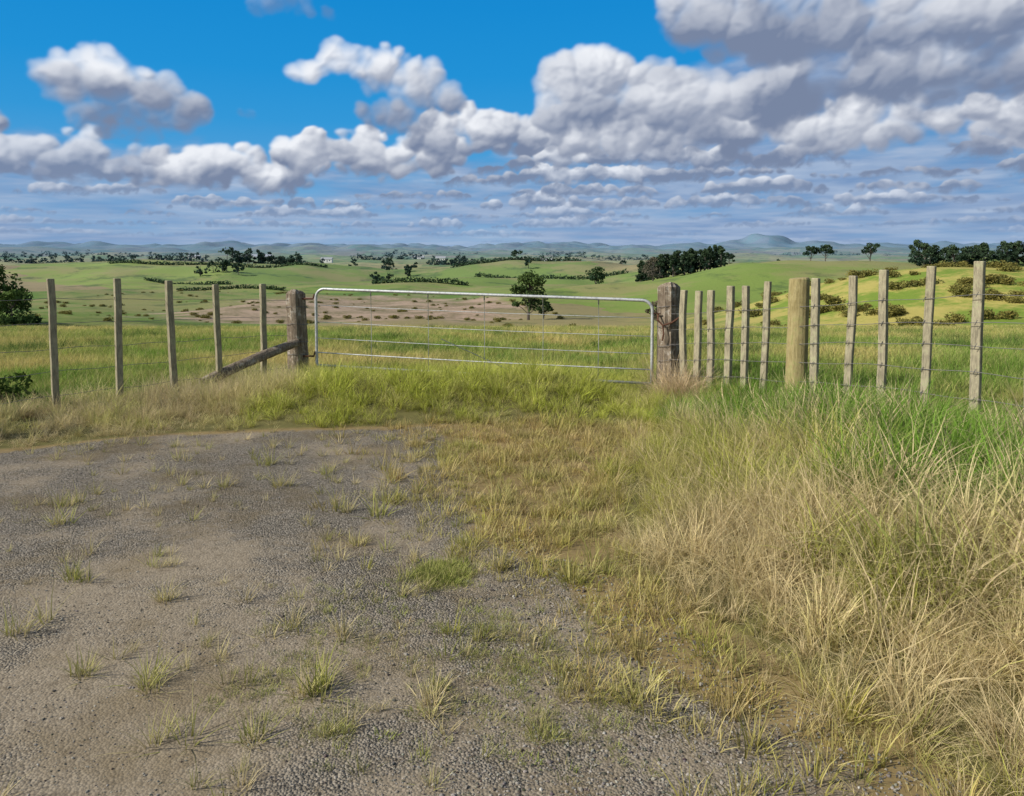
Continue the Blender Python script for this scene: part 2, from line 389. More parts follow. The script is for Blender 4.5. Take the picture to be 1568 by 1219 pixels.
def fence(name,P0,P1,bats,tops,posts,wires,extra):
    mb=MB(); P0=np.array(P0);P1=np.array(P1); d=P1-P0; dn=d/np.linalg.norm(d); nrm=np.array([dn[1],-dn[0]])
    r=np.random.default_rng(len(bats))
    def pt(t): return P0+d*t
    def topz(t): return np.interp(t,[a for a,_ in tops],[b for _,b in tops])
    for i,t in enumerate(bats):
        q=pt(t)+nrm*0.035; zt=topz(t)+r.normal()*0.018; zb=HH(*q)-0.05
        ln=r.normal(size=2)*0.02
        zs=np.linspace(zb,zt,6)
        P=[(q[0]+ln[0]*(zz-zb)+0.004*r.normal(),q[1]+ln[1]*(zz-zb)+0.004*r.normal(),zz) for zz in zs]
        P.append((P[-1][0],P[-1][1],zt+0.006))
        w_=0.037+0.004*r.uniform(-1,1)
        R=[w_]*6+[w_*.86]
        mb.tube(P,R,m=0,sq=SQ,rough=0.03,up=(nrm[0],nrm[1],0),seed=i)
    for t in posts:
        q=pt(t); zb=HH(*q)-0.1; zt=topz(t)+0.02
        zs=np.linspace(zb,zt,7)
        P=[(q[0]+0.01*(zz-zb),q[1],zz) for zz in zs]+[(q[0]+0.012,q[1],zt+0.012)]
        mb.tube(P,[0.105,0.104,0.103,0.102,0.1,0.1,0.098,0.088],k=20,m=1,rough=0.012,seed=3)
    ts=np.linspace(0,extra,60)
    for wi,fr in enumerate(wires):
        P=[]
        for t in ts:
            q=pt(t); zb=HH(*q)
            P.append((q[0],q[1],zb+(topz(t)-zb)*fr+0.006*math.sin(t*25+wi*2)))
        P=np.array(P); P[:,:2]+=nrm*0.066
        mb.tube(P,0.0028,k=5,m=2)
        for t in bats:
            q=pt(t)+nrm*0.066; zb=HH(*q); zz=zb+(topz(t)-zb)*fr+0.006*math.sin(t*25+wi*2)
            mb.tube([(q[0]+dn[0]*-.01,q[1]-dn[1]*.01,zz-.022),(q[0]+nrm[0]*.004,q[1]+nrm[1]*.004,zz),(q[0]+dn[0]*.01,q[1]+dn[1]*.01,zz+.022)],0.0028,k=5,m=2)
    return mb.obj(name,[m_bat,m_post,m_wire],False)
fence("batten_fence",(1.85,8.95),(3.78,6.2),[.071,.128,.185,.2536,.3216,.3936,.566,.670,.768,.876,1.0,1.12,1.25,1.38],
      [(0,1.17),(.5,1.36),(1.0,1.60),(1.4,1.69)],[.5,1.5],[.16,.32,.48,.62,.78],1.5)
fence("batten_fence",(-2.80,10.2),(-4.64,7.8),[.186,.39,.582,.79,1.0,1.2,1.4],
      [(0,1.2),(1,1.39),(1.5,1.43)],[1.6],[.12,.30,.47,.66,.84],1.7)
mb=MB()
a=np.array([-2.82,10.02,0.46]); e=np.array([-3.70,9.15,0.08])
P=[a+(e-a)*t+np.array([0,0,0.02*math.sin(t*3)]) for t in np.linspace(-0.02,1.02,8)]
mb.tube(P,[.05,.056,.06,.062,.06,.064,.066,.06],k=14,rough=0.05,seed=5)
mb.obj("fence_stay",[m_old])
def gpost(name,x,y,h,r,lean,seed):
    mb=MB(); zb=HH(x,y)-0.15; n=12
    P=[(x+lean*(t*h),y+0.01*math.sin(t*5),zb+t*(h+0.15)) for t in np.linspace(0,1,n)]
    P.append((x+lean*h,y,P[-1][2]+0.02))
    R=[r*(1.05-0.1*t) for t in np.linspace(0,1,n)]+[r*0.78]
    sq=[(math.cos(a)*(1+0.08*math.cos(4*a)),math.sin(a)*(1+0.08*math.cos(4*a))) for a in np.linspace(0.3,6.583,25)[:-1]]
    mb.tube(P,R,sq=sq,rough=0.04,seed=seed)
    for zz in (0.35,0.52,0.75,0.98):
        ring=[(x+lean*zz+math.cos(a)*r*1.08,y+math.sin(a)*r*1.08,HH(x,y)+zz+0.012*math.sin(2*a+seed)) for a in np.linspace(0,6.283,22)]
        mb.tube(ring,0.0035,k=5,m=1,cap=False)
    return mb
mb=gpost("gate_post",-2.84,10.2,1.15,0.125,-0.02,11)
mb.tube([(-2.76,10.12,1.03),(-2.62,10.12,1.03),(-2.60,10.12,1.09)],0.013,k=8,m=2)
mb.tube([(-2.76,10.12,0.27),(-2.62,10.12,0.27),(-2.60,10.12,0.33)],0.013,k=8,m=2)
mb.obj("gate_post",[m_old,m_wire,m_rust])
mb=gpost("gate_post",1.85,9.0,1.20,0.13,-0.012,17)
ch=[(1.70,8.93,0.92),(1.68,8.86,0.86),(1.74,8.84,0.80),(1.84,8.85,0.83),(1.95,8.87,0.9)]
mb.tube(ch,0.012,k=6,m=2)
mb.tube([(1.74,8.86,0.80),(1.75,8.85,0.70),(1.735,8.86,0.62)],0.010,k=6,m=2)
mb.obj("gate_post",[m_old,m_wire,m_rust])
# gate
mb=MB()
GA=np.array([-2.58,10.12]); GB=np.array([1.64,8.97]); gd=GB-GA
def gp(t,z): q=GA+gd*t; return (q[0],q[1],z)
zt0,zt1,zb0,zb1=1.16,1.08,0.15,0.10
cr=0.12; L_=np.linalg.norm(gd)
path=[gp(0,zb0+0.02)]
for zz in np.linspace(zb0+.1,zt0-cr,4): path.append(gp(0,zz))
for a_ in np.linspace(0,math.pi/2,7)[1:]: path.append(gp((cr-cr*math.cos(a_))/L_,zt0-cr+cr*math.sin(a_)))
for t in np.linspace(.08,.92,8): path.append(gp(t,zt0+(zt1-zt0)*t))
for a_ in np.linspace(math.pi/2,0,7)[:-1]: path.append(gp(1-(cr-cr*math.cos(a_))/L_,zt1-cr+cr*math.sin(a_)))
for zz in np.linspace(zt1-cr,zb1+.02,4): path.append(gp(1,zz))
mb.tube(path,0.0185,k=12,m=0,up=(gd[1],-gd[0],0))
mb.tube([gp(0,zb0),gp(.5,(zb0+zb1)/2),gp(1,zb1)],0.0165,k=10,m=0)
for i,f in enumerate((.17,.36,.57,.79)):
    a0=zb0+(zt0-zb0)*f; a1=zb1+(zt1-zb1)*f
    mb.tube([gp(t,a0+(a1-a0)*t-0.012*math.sin(math.pi*t)) for t in np.linspace(0,1,9)],0.004 if i!=0 else 0.008,k=6,m=0)
for t in (.18,.36,.53,.70,.855):
    mb.tube([gp(t,zt0+(zt1-zt0)*t),gp(t+.001,.65),gp(t,zb0+(zb1-zb0)*t)],0.004,k=6,m=0)
    mb.tube([gp(t,zt0+(zt1-zt0)*t),gp(t,zt0+(zt1-zt0)*t-0.07)],0.010,k=6,m=0)
mb.tube([gp(.40,.55),gp(.64,.13)],0.005,k=6,m=0)
mb.tube([gp(1.0,.93),(1.72,8.9,.93)],0.008,k=6,m=1)
mb.obj("farm_gate",[m_galv,m_rust],True)

# ---------------------------------------------------------------- grass
def grassmat(name,transl=0.3):
    m=newmat(name)
    t=attr('t'); r=attr('r'); tint=attr('tint','INSTANCER','Vector')
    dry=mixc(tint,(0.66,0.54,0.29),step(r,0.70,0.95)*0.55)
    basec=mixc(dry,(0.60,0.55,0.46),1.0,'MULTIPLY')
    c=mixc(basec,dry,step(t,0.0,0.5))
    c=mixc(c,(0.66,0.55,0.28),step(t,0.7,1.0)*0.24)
    return finish_leaf(m,c,transl)
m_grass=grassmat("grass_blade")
def tuft(name,n,hmin,hmax,rad,th0,kap,wd,seed,segs=4,rlo=0,rhi=1):
    r=np.random.default_rng(seed)
    a=r.uniform(0,6.283,n); rr=rad*np.sqrt(r.uniform(0,1,n)); bx=rr*np.cos(a); by=rr*np.sin(a)
    az_=a+r.normal(size=n)*0.9; Ls=r.uniform(hmin,hmax,n); th=np.abs(r.normal(size=n))*th0; kp=kap*r.uniform(.3,1.3,n)
    W=wd*r.uniform(.6,1.3,n); tw=r.uniform(-1.2,1.2,n); rv=r.uniform(rlo,rhi,n)
    px_,py_,pz_=bx.copy(),by.copy(),np.full(n,-0.02)
    V=[];T=[]
    for s in range(segs+1):
        f=s/segs
        wv_=W*(1-f**1.6)*0.5+0.0003
        sx=-np.sin(az_+tw);sy=np.cos(az_+tw)
        V.append(np.stack([px_-sx*wv_,py_-sy*wv_,pz_],-1)); V.append(np.stack([px_+sx*wv_,py_+sy*wv_,pz_],-1)); T+= [f,f]
        ang=th+kp*(f+0.5/segs)**1.3
        dl=Ls/segs
        px_=px_+np.sin(ang)*np.cos(az_)*dl; py_=py_+np.sin(ang)*np.sin(az_)*dl; pz_=pz_+np.cos(ang)*dl
    V=np.stack(V,1)
    k=2*(segs+1)
    F=[]
    for s in range(segs): F.append([2*s,2*s+1,2*s+3,2*s+2])
    F=(np.arange(n)[:,None,None]*k+np.array(F)[None]).reshape(-1,4)
    t=np.tile(np.array(T),n); rr_=np.repeat(rv,k)
    return mesh_obj(name,V.reshape(-1,3),F,[m_grass],True,attrs={'t':('FLOAT',t),'r':('FLOAT',rr_)},link=False)
def coll(name,obs):
    c=bpy.data.collections.new(name)
    for o in obs: c.objects.link(o)
    return c
def scatter(name,cl,pts,rot,scl,ix,tint):
    me=bpy.data.meshes.new(name); n=len(pts)
    me.vertices.add(n); me.vertices.foreach_set('co',np.asarray(pts,np.float32).ravel())
    for an,t,v in (('rot','FLOAT_VECTOR',rot),('scl','FLOAT_VECTOR',scl),('tint','FLOAT_VECTOR',tint)):
        at=me.attributes.new(an,t,'POINT'); at.data.foreach_set('vector',np.asarray(v,np.float32).ravel())
    at=me.attributes.new('ix','INT','POINT'); at.data.foreach_set('value',np.asarray(ix,np.int32))
    ob=bpy.data.objects.new(name,me); scene.collection.objects.link(ob)
    ng=bpy.data.node_groups.new(name+"_scatter",'GeometryNodeTree')
    ng.interface.new_socket('Geometry',in_out='INPUT',socket_type='NodeSocketGeometry')
    ng.interface.new_socket('Geometry',in_out='OUTPUT',socket_type='NodeSocketGeometry')
    N=ng.nodes.new; Lk=ng.links.new
    gi=N('NodeGroupInput');go=N('NodeGroupOutput');ip=N('GeometryNodeInstanceOnPoints');ci=N('GeometryNodeCollectionInfo')
    ci.inputs['Collection'].default_value=cl; ci.inputs['Separate Children'].default_value=True; ci.inputs['Reset Children'].default_value=True
    def na(nm,t):
        a_=N('GeometryNodeInputNamedAttribute'); a_.data_type=t; a_.inputs[0].default_value=nm; return a_.outputs[0]
    er=N('FunctionNodeEulerToRotation')
    Lk(gi.outputs[0],ip.inputs['Points']); Lk(ci.outputs[0],ip.inputs['Instance']); ip.inputs['Pick Instance'].default_value=True
    Lk(na('ix','INT'),ip.inputs['Instance Index']); Lk(na('rot','FLOAT_VECTOR'),er.inputs[0]); Lk(er.outputs[0],ip.inputs['Rotation'])
    Lk(na('scl','FLOAT_VECTOR'),ip.inputs['Scale']); Lk(ip.outputs[0],go.inputs[0])
    md=ob.modifiers.new('scatter','NODES'); md.node_group=ng
    return ob
T_=[]
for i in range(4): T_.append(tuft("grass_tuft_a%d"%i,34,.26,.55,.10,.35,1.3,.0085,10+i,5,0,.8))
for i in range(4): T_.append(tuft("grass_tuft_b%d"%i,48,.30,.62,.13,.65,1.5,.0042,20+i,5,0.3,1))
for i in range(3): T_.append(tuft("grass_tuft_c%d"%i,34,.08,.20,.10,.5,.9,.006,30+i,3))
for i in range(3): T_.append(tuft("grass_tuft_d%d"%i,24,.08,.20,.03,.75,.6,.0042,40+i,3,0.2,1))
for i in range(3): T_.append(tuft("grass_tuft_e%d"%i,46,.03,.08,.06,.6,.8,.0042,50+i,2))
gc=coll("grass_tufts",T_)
GREEN=np.array([.165,.30,.042]); YG=np.array([.44,.46,.08]); STRAW=np.array([.66,.55,.32]); OLIVE=np.array([.28,.31,.065]); RUST=np.array([.38,.24,.105]); PINKS=np.array([.64,.53,.32])
def place(n,x,y,sc,ix,tint,name,tilt=.12,szz=None):
    z=Hs(x,y)
    rot=np.stack([rng.normal(size=n)*tilt,rng.normal(size=n)*tilt,rng.uniform(0,6.283,n)],-1)
    s=np.stack([sc,sc,sc if szz is None else sc*szz],-1)
    tint=np.clip(tint*rng.uniform(.65,1.3,(n,1)),0,.9)
    return scatter(name,gc,np.stack([x,y,z],-1),rot,s,ix,tint)
def fx(a,b,t): return a*(1-t[:,None])+b*t[:,None]
# bank grass
n=9000; x=rng.uniform(.2,7.2,n); y=rng.uniform(1.4,9.6,n)
e_=x-xt(y)+.3*wob(x,y,.9,3)
fenceY=8.95-(x-1.86)*1.43
keep=(e_>0)&(y<fenceY+0.7+rng.uniform(-.4,.8,n))&((y>2.2)|(x>1.0))&(rng.uniform(size=n)<np.clip(e_*2+.25,0,1))
x,y,e_,fenceY=x[keep],y[keep],e_[keep],fenceY[keep]; n=len(x)
u1=wob(x,y,1.6,7); u2=wob(x,y,.7,13)
lush=sst((x-1.3-.15*(7-y)+.6*u1)/.7)*sst((y-3.1-.1*x+.7*u2+.6*u1)/.9)
yg=sst((y-3.7+.6*u1)/.9)
patch=(sst((u1+u2*.8-.02)/.45))
tint=fx(np.tile(STRAW,(n,1)),YG,np.clip(yg*.7+patch*.55+rng.normal(size=n)*.22,0,1))
tint=tint*(1-lush[:,None])+GREEN*lush[:,None]
mm=(.5*patch*(1-lush))[:,None]; tint=tint*(1-mm)+mm*OLIVE
strw=(rng.uniform(size=n)<.24)[:,None]; tint=np.where(strw,STRAW,tint)
isl=(rng.uniform(size=n)<np.clip(lush*.8+.15+.4*patch,0,1))
ix=np.where(isl,rng.integers(0,4,n),rng.integers(4,8,n))
sc=np.clip(.35+e_*.5,.35,1.0)*rng.uniform(.5,1.15,n)*(1+.25*u2)
df=fenceY-y
sc=sc*np.clip(.46+df*.28,.46,1)
place(n,x,y,sc,ix,tint,"bank_grass",.32)
# gateway grass strip
n=9500; x=rng.uniform(-8.5,2.4,n); y=rng.uniform(5.0,10.6,n)
e_=y-yf(x)+.5*wob(x,y,1.1,4)
fy=np.where(x<-2.9,10.2+(x+2.9)*1.3,10.4)
keep=(e_>0)&(y<fy+.5)&((x<xt(y)+.6)|(y>7))&(rng.uniform(size=n)<np.clip(e_*1.6+.2,0,1))
x,y,e_=x[keep],y[keep],e_[keep]; n=len(x); u1=wob(x,y,1.5,9); u2=wob(x,y,.8,5)
dry=np.clip(.9-sst((x+3.2+.5*u1)/1.3)*.95+sst((x-1.3)/.5)*.5*(y>8)+.45*sst(1-e_/.4)-.35*sst((u2-.1)/.3),0,1)
tint=fx(np.tile(YG*np.array([1.0,1.06,1]),(n,1)),PINKS,np.clip(dry+rng.normal(size=n)*.22,0,1))
gg=sst((u1-.2)/.3)*.3*(1-dry)
tint=tint*(1-gg[:,None])+OLIVE*gg[:,None]
ix=np.where(rng.uniform(size=n)<.12+.6*dry,rng.integers(4,8,n),np.where(rng.uniform(size=n)<.5,rng.integers(0,4,n),rng.integers(8,11,n)))
sc=np.clip(.25+e_*.26,.2,.54)*rng.uniform(.5,1.25,n)*(1+.3*u2); sc=np.where(ix>=8,sc*1.7,sc)*np.where((x>1.0)&(y>8.2),.7,1)
place(n,x,y,sc,ix,tint,"gateway_grass",.28)
# dry clump at the foot of the right gate post
n=34; x=1.80+rng.normal(size=n)*.13; y=8.45+rng.normal(size=n)*.16
place(n,x,y,rng.uniform(.65,1.1,n),rng.integers(4,8,n),np.tile([.60,.47,.30],(n,1)),"dry_grass_clump",.3)
# paddock grass
n=60000; y=np.exp(rng.uniform(np.log(5.2),np.log(62),n)); x=rng.uniform(-1,1,n)*(y*.74+1.5)
fy=np.where(x<-2.8,10.2+(x+2.8)*1.30,np.where(x<1.86,10.3,8.95-(x-1.86)*1.43))
keep=(y>fy+.1)&((y>8.2)|(x>2)|(x<-4)); x,y=x[keep],y[keep]; n=len(x)
u1=wob(x,y,6,2); u2=wob(x,y,2.2,8); u3=wob(x,y*2.5,17,5)
q=np.clip(.44+.6*u1+.45*u2+.6*u3+rng.normal(size=n)*.18+.22*sst((y-18)/20)-.35*sst((x-2)/5)*sst((22-y)/8),0,1)
tint=fx(np.tile(GREEN*.98,(n,1)),np.array([.56,.47,.17]),q)
sc=rng.uniform(.5,1.15,n)*np.clip(.8+y*.03,1,2.2)
rush=(wob(x,y,5,12)>.40)&(rng.uniform(size=n)<.35)&(y>10.8)
ix=np.where(rng.uniform(size=n)<.08,rng.integers(4,8,n),rng.integers(8,11,n)); sc=np.where(ix<8,sc*.42,sc)
ix=np.where(rush,rng.integers(0,4,n),ix); sc=np.where(rush,rng.uniform(.35,.6,n)*np.clip(.8+y*.03,1,2),sc)
tint=np.where(rush[:,None],np.array([.11,.18,.045]),tint)
place(n,x,y,sc,ix,tint,"paddock_grass",.15,np.clip(1.1-y*.012,.5,1))
# low brown turf beside the gravel
n=9500; y=rng.uniform(2.1,7.6,n); x=rng.uniform(-2.4,1.6,n)
u1=wob(x,y,.8,6); u2=wob(x,y,.35,12)
keep=(x>xb(y)-1.0+.35*u1)&(x<xt(y)+.2)&(rng.uniform(size=n)<np.clip((x-xb(y)+.4)*.8+.14+.4*u1,0.04,.85))&(u2>-.3)&(y<yf(x)+.2)
x,y=x[keep],y[keep]; n=len(x); u1=wob(x,y,.9,3)
tint=fx(np.tile(OLIVE,(n,1)),RUST*1.15,np.clip(.38+.6*u1+sst((y-4.5)/2)*.25+rng.normal(size=n)*.2,0,1))
tint=fx(tint,YG,rng.uniform(0,.6,n)); tint=fx(tint,STRAW,rng.uniform(0,.5,n))
ix=np.where(rng.uniform(size=n)<.66,rng.integers(14,17,n),np.where(rng.uniform(size=n)<.7,rng.integers(11,14,n),rng.integers(8,11,n)))
sc=rng.uniform(.5,1.25,n); sc=np.where((ix>=8)&(ix<11),sc*.7,sc)
place(n,x,y,sc,ix,tint,"verge_turf",.12)
# weeds in gravel
W=[(-.846,4.8,1.4),(-1.05,4.8,1.3),(-.095,3.25,1.0),(-.775,2.76,1.3),(-.70,2.84,1.2),(-.31,2.68,1.2),(-1.17,2.5,1.1),(-1.695,2.93,1.1),(-1.44,2.82,1.1),(-2.1,3.28,1.2),(-2.17,3.8,1.2),(-1.9,4.1,.7),(.06,2.55,.7),(-.63,2.55,.7),(-.22,3.02,.9),(-.87,2.52,1.0),(-.7,3.2,1.1),(-1.66,3.55,1.0),(-1.63,5.31,1.1),(-1.99,5.3,1.1),(-1.9,5.9,1.2),(-2.6,6.0,1.1),(-2.9,5.0,1.1),(-1.3,3.1,.7),(-.5,3.6,.9),(-.55,4.05,.9),(.1,3.1,.9),(-2.75,4.6,1.2),(-.3,2.8,.8),(-1.0,3.3,.8)]
xs=[];ys=[];ss=[]
for a_,b_,c_ in W:
    for j in range(3): xs.append(a_+rng.normal()*.035); ys.append(b_+rng.normal()*.035); ss.append(c_*rng.uniform(.6,1.0))
nr=650; rx=rng.uniform(-5.5,.6,nr); ry=rng.uniform(2.1,7.0,nr); kk=(ry<yf(rx))&(rx<xb(ry)+.2)&(wob(rx,ry,1.2,16)+.35*sst((ry-4.5)/2)>-.1)
xs+=list(rx[kk]);ys+=list(ry[kk]);ss+=list(rng.uniform(.3,.85,kk.sum()))
x=np.array(xs);y=np.array(ys);n=len(x)
tint=fx(np.tile(OLIVE,(n,1)),STRAW,rng.uniform(0,.9,n))
place(n,x,y,np.array(ss),rng.integers(11,14,n),tint,"gravel_weed",.1)
cs=[(-.36,3.86,.075,300),(-.10,3.25,.12,60),(.03,2.98,.14,60),(-.75,3.0,.18,60),(-.95,2.8,.14,40),(.08,2.57,.12,45),(-.63,2.56,.11,35),(-1.0,3.5,.16,25),(-.15,2.8,.16,45),(.35,2.6,.16,60),(-.45,3.4,.22,60),(.2,3.1,.18,40)]
xs=[];ys=[];tt=[];sl=[]
for cx,cy,r_,k_ in cs:
    xs.append(cx+rng.normal(size=k_)*r_*.8);ys.append(cy+rng.normal(size=k_)*r_*.9); tt.append(fx(np.tile([.26,.32,.06],(k_,1)),STRAW*.8,rng.uniform(0,.35 if k_>200 else .6,k_))); sl.append(rng.uniform(.25,.65,k_)*(1.5 if k_>200 else 1))
x=np.concatenate(xs);y=np.concatenate(ys);n=len(x)
place(n,x,y,np.concatenate(sl),rng.integers(14,17,n),np.concatenate(tt),"low_weed",.1)

# ---------------------------------------------------------------- gravel stones
ms=newmat("stone"); tn=attr('tint','INSTANCER','Vector'); finish(ms,mixc(tn,(0.8,0.8,0.8),noise(position(),160,2)*0.6,'MULTIPLY'),0.9,spec=0.15)
peb=[]
import bmesh
for i in range(5):
    bm=bmesh.new(); bmesh.ops.create_icosphere(bm,subdivisions=1,radius=1)
    r=np.random.default_rng(i+60)
    for v in bm.verts: v.co=Vector((v.co.x*(1+r.normal()*.18),v.co.y*(.8+r.normal()*.16),v.co.z*(.6+r.normal()*.1)))
    me=bpy.data.meshes.new("stone_%d"%i); bm.to_mesh(me); bm.free(); me.materials.append(ms); peb.append(bpy.data.objects.new("stone_%d"%i,me))
pc_=coll("stones",peb)
n=100000; y=2.0+5.4*rng.uniform(0,1,n)**1.6; x=rng.uniform(-6,1.8,n)
k=(x<xb(y)+.35+.25*wob(x,y,.8,6))&(y<yf(x)+.1)&(np.abs(x)<y*.72+.6)
dens=.42+.7*wob(x,y,.9,14)+.5*sst((x+.9)/.8)
k&=rng.uniform(size=n)<dens
x,y=x[k],y[k]; n=len(x)
sz=.0015+.0034*rng.uniform(0,1,n)**2+.005*(rng.uniform(size=n)<.05)*rng.uniform(size=n)+.0040*sst((x+.6)/.7)*rng.uniform(size=n)**1.5
gcol=rng.uniform(.05,.36,(n,1))*np.array([[1,.93,.80]])+rng.normal(size=(n,3))*.006
gcol[rng.uniform(size=n)<.008]=(.50,.48,.43)
scatter("gravel",pc_,np.stack([x,y,Hs(x,y)+sz*.15],-1),rng.uniform(0,6.28,(n,3))*np.array([.1,.1,1]),np.stack([sz]*3,-1),rng.integers(0,5,n),np.clip(gcol,.03,.6))

# ---------------------------------------------------------------- trees
def leafmat(name,c0,c1):
    m=newmat(name); r=attr('r'); p=position()
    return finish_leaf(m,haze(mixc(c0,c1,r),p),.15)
m_leaf=leafmat("broadleaf_foliage",(0.025,0.05,0.013),(0.10,0.15,0.035))
m_pine=leafmat("pine_foliage",(0.014,0.032,0.011),(0.06,0.09,0.026))
m_gorse=leafmat("gorse_foliage",(0.06,0.08,0.02),(0.26,0.22,0.055))
m_twig=leafmat("bare_twig",(0.09,0.075,0.05),(0.17,0.14,0.09))
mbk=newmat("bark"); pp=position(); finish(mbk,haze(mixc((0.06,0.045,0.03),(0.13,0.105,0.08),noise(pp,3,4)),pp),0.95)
def leaves(mb,R,C,rad,n,ls,r,flat=1.0,m=1,ra=.5):
    d=r.normal(size=(n,3)); d/=np.linalg.norm(d,axis=1)[:,None]; d*= (r.uniform(.25,1,n)**.5)[:,None]
    p=C+d*rad*np.array([1,1,flat])
    a=r.normal(size=(n,3)); a/=np.linalg.norm(a,axis=1)[:,None]; b=np.cross(a,r.normal(size=(n,3))); b/=np.linalg.norm(b,axis=1)[:,None]
    s=ls*r.uniform(.5,1.3,(n,1))
    V=np.stack([p-a*s,p+b*s*.5,p+a*s,p-b*s*.5],1).reshape(-1,3)
    mb.add(V,np.arange(4*n).reshape(-1,4),m)
    R.append(np.full(4*n,np.clip(ra+r.normal()*.1,0,1))+r.normal(size=4*n)*.06)
def tree(name,x,y,h,w,seed,mat=None,kind='broad',ncl=26,nl=70,ls=.35,cb=.25,link=None,zb=None):
    r=np.random.default_rng(seed); mb=MB() if link is None else link[0]; R=[] if link is None else link[1]
    z=HH(x,y) if zb is None else zb
    n0=mb.n
    tr=[(x+w*.03*math.sin(2*t+seed),y+w*.03*math.cos(2.4*t+seed),z-.3+(h*.72+.3)*t) for t in np.linspace(0,1,6)]
    mb.tube(tr,[h*.035,h*.028,h*.024,h*.018,h*.012,h*.006],k=7)
    R.append(np.zeros(mb.n-n0))
    for i in range(ncl):
        zz=r.uniform(0,1)
        if kind=='pine': rr=(1-zz)**.75*.42+.06
        elif kind=='umbrella': rr=.5*math.sqrt(max(0,1-(zz-.35)**2*1.4))
        else: rr=.46*math.sqrt(max(.04,1-(2*zz-.85)**2))
        a=r.uniform(0,6.283); q=rr*w*r.uniform(.35,1.05)
        C=np.array([x+q*math.cos(a),y+q*math.sin(a),z+h*(cb+(1-cb)*(.06+.88*zz))])
        if kind!='pine' or i%3==0:
            n0=mb.n; t0=np.array(tr[min(4,1+int(zz*4))]); mid=(t0+C)/2+np.array([0,0,h*.02])
            mb.tube([t0,mid,C],[h*.011,h*.007,h*.003],k=5,cap=False); R.append(np.zeros(mb.n-n0))
        cr_=w*r.uniform(.10,.20)*(1.0 if kind!='pine' else .8)
        leaves(mb,R,C,cr_,nl,ls,r,.7,1,ra=.2+.55*zz+r.normal()*.12)
    if link is None:
        ob=mb.obj(name,[mbk,mat or m_leaf],False,attrs={'r':np.clip(np.concatenate(R),0,1)})
        return ob
def mass(name,items,mat):
    mb=MB();R=[]
    for it in items: tree(name,link=(mb,R),**it)
    return mb.obj(name,[mbk,mat],False,attrs={'r':np.clip(np.concatenate(R),0,1)})
tree("broadleaf_tree",3.4,150,9.4,8.0,5,ncl=34,nl=80,ls=.32,cb=.22)
tree("broadleaf_tree",6.5,158,5.0,4.5,6,ncl=14,nl=60,ls=.3)
tree("broadleaf_tree",-60,88,6.8,8.5,8,m_leaf,ncl=40,nl=80,ls=.28,cb=.05)
tree("broadleaf_tree",-54.5,84,4.2,6,9,m_leaf,ncl=26,nl=80,ls=.25,cb=.0)
tree("broadleaf_tree",36,330,9,9,12,ncl=22,nl=60,ls=.5)
tree("bare_tree",52,285,9.5,8,13,m_twig,ncl=26,nl=35,ls=.3,cb=.2)
tree("broadleaf_tree",22.5,118,4.2,3.6,14,m_twig,ncl=16,nl=40,ls=.2)
r=np.random.default_rng(33)
mass("pine_plantation",[dict(x=52+32*(i/44)+r.normal()*.6,y=300+r.uniform(0,22),h=(9.6+r.uniform(-.8,1.0))*(0.92 if i<4 or i>40 else 1),w=5.8,seed=100+i,kind='pine',ncl=22,nl=55,ls=.42,cb=.02) for i in range(45)],m_pine)
mass("macrocarpa_shelterbelt",[dict(x=136+62*(i/26)+r.normal()*1.2,y=255+r.uniform(-4,8),h=7.2+r.uniform(-1.3,1.6),w=7,seed=200+i,kind='broad',ncl=22,nl=55,ls=.42,cb=.02) for i in range(27)],m_pine)
for i,(xx,yy,h,w_) in enumerate([(118,290,6,7),(131,282,7,6.5),(113,292,5.5,5),(97,345,5.0,5)]):
    tree("pine_tree",xx,yy,h,w_,300+i,m_pine,'umbrella',ncl=16,nl=45,ls=.45,cb=.45)
its=[]
def belt(x0,x1,y0,y1,n,h,w_,s0):
    for i in range(n):
        t=(i+r.uniform(-.4,.4))/n
        its.append(dict(x=x0+(x1-x0)*t,y=y0+(y1-y0)*t+r.normal()*6,h=h*r.uniform(.6,1.2),w=w_*r.uniform(.8,1.3),seed=s0+i,ncl=8,nl=18,ls=h*.12,cb=.02))
belt(-205,-160,560,600,20,10,11,400)
belt(-172,-150,430,440,6,7,7,440)
belt(-85,-80,520,520,2,8,8,450); belt(-60,-55,360,360,2,4.5,5,455)
belt(-100,40,950,900,34,12,15,460)
belt(-700,-450,1050,1150,34,12,15,500); belt(-420,-300,800,860,16,9,12,530)
belt(-300,-180,1500,1600,14,12,20,560)
belt(90,300,1700,1500,16,11,22,600)
belt(-1300,-900,1900,2100,20,16,30,640)
belt(-500,300,2900,3100,26,15,40,700)
belt(600,1300,2400,2600,20,14,36,800)
for i in range(40):
    yy=math.exp(r.uniform(math.log(420),math.log(2800))); xx=r.uniform(-.7,.35)*yy
    its.append(dict(x=xx,y=yy,h=r.uniform(3.5,6.5)*(1+yy/2500),w=r.uniform(4,8)*(1+yy/2000),seed=1000+i,ncl=7,nl=16,ls=.9*(1+yy/2500),cb=.05))
mass("distant_trees",its,m_pine)
def hedge(x0,y0,x1,y1,h,s):
    mb=MB();R=[];rr=np.random.default_rng(s); L=math.hypot(x1-x0,y1-y0); n=int(L/(h*.6))
    for i in range(n):
        t=i/n; xx=x0+(x1-x0)*t;yy=y0+(y1-y0)*t
        hh=h*rr.uniform(.6,1.2)
        leaves(mb,R,np.array([xx,yy,HH(xx,yy)+hh*.45]),hh*.75,30,h*.28,rr,.8,1,ra=.2+.3*rr.uniform())
    mb.obj("hedgerow",[mbk,m_leaf],False,attrs={'r':np.clip(np.concatenate(R),0,1)})
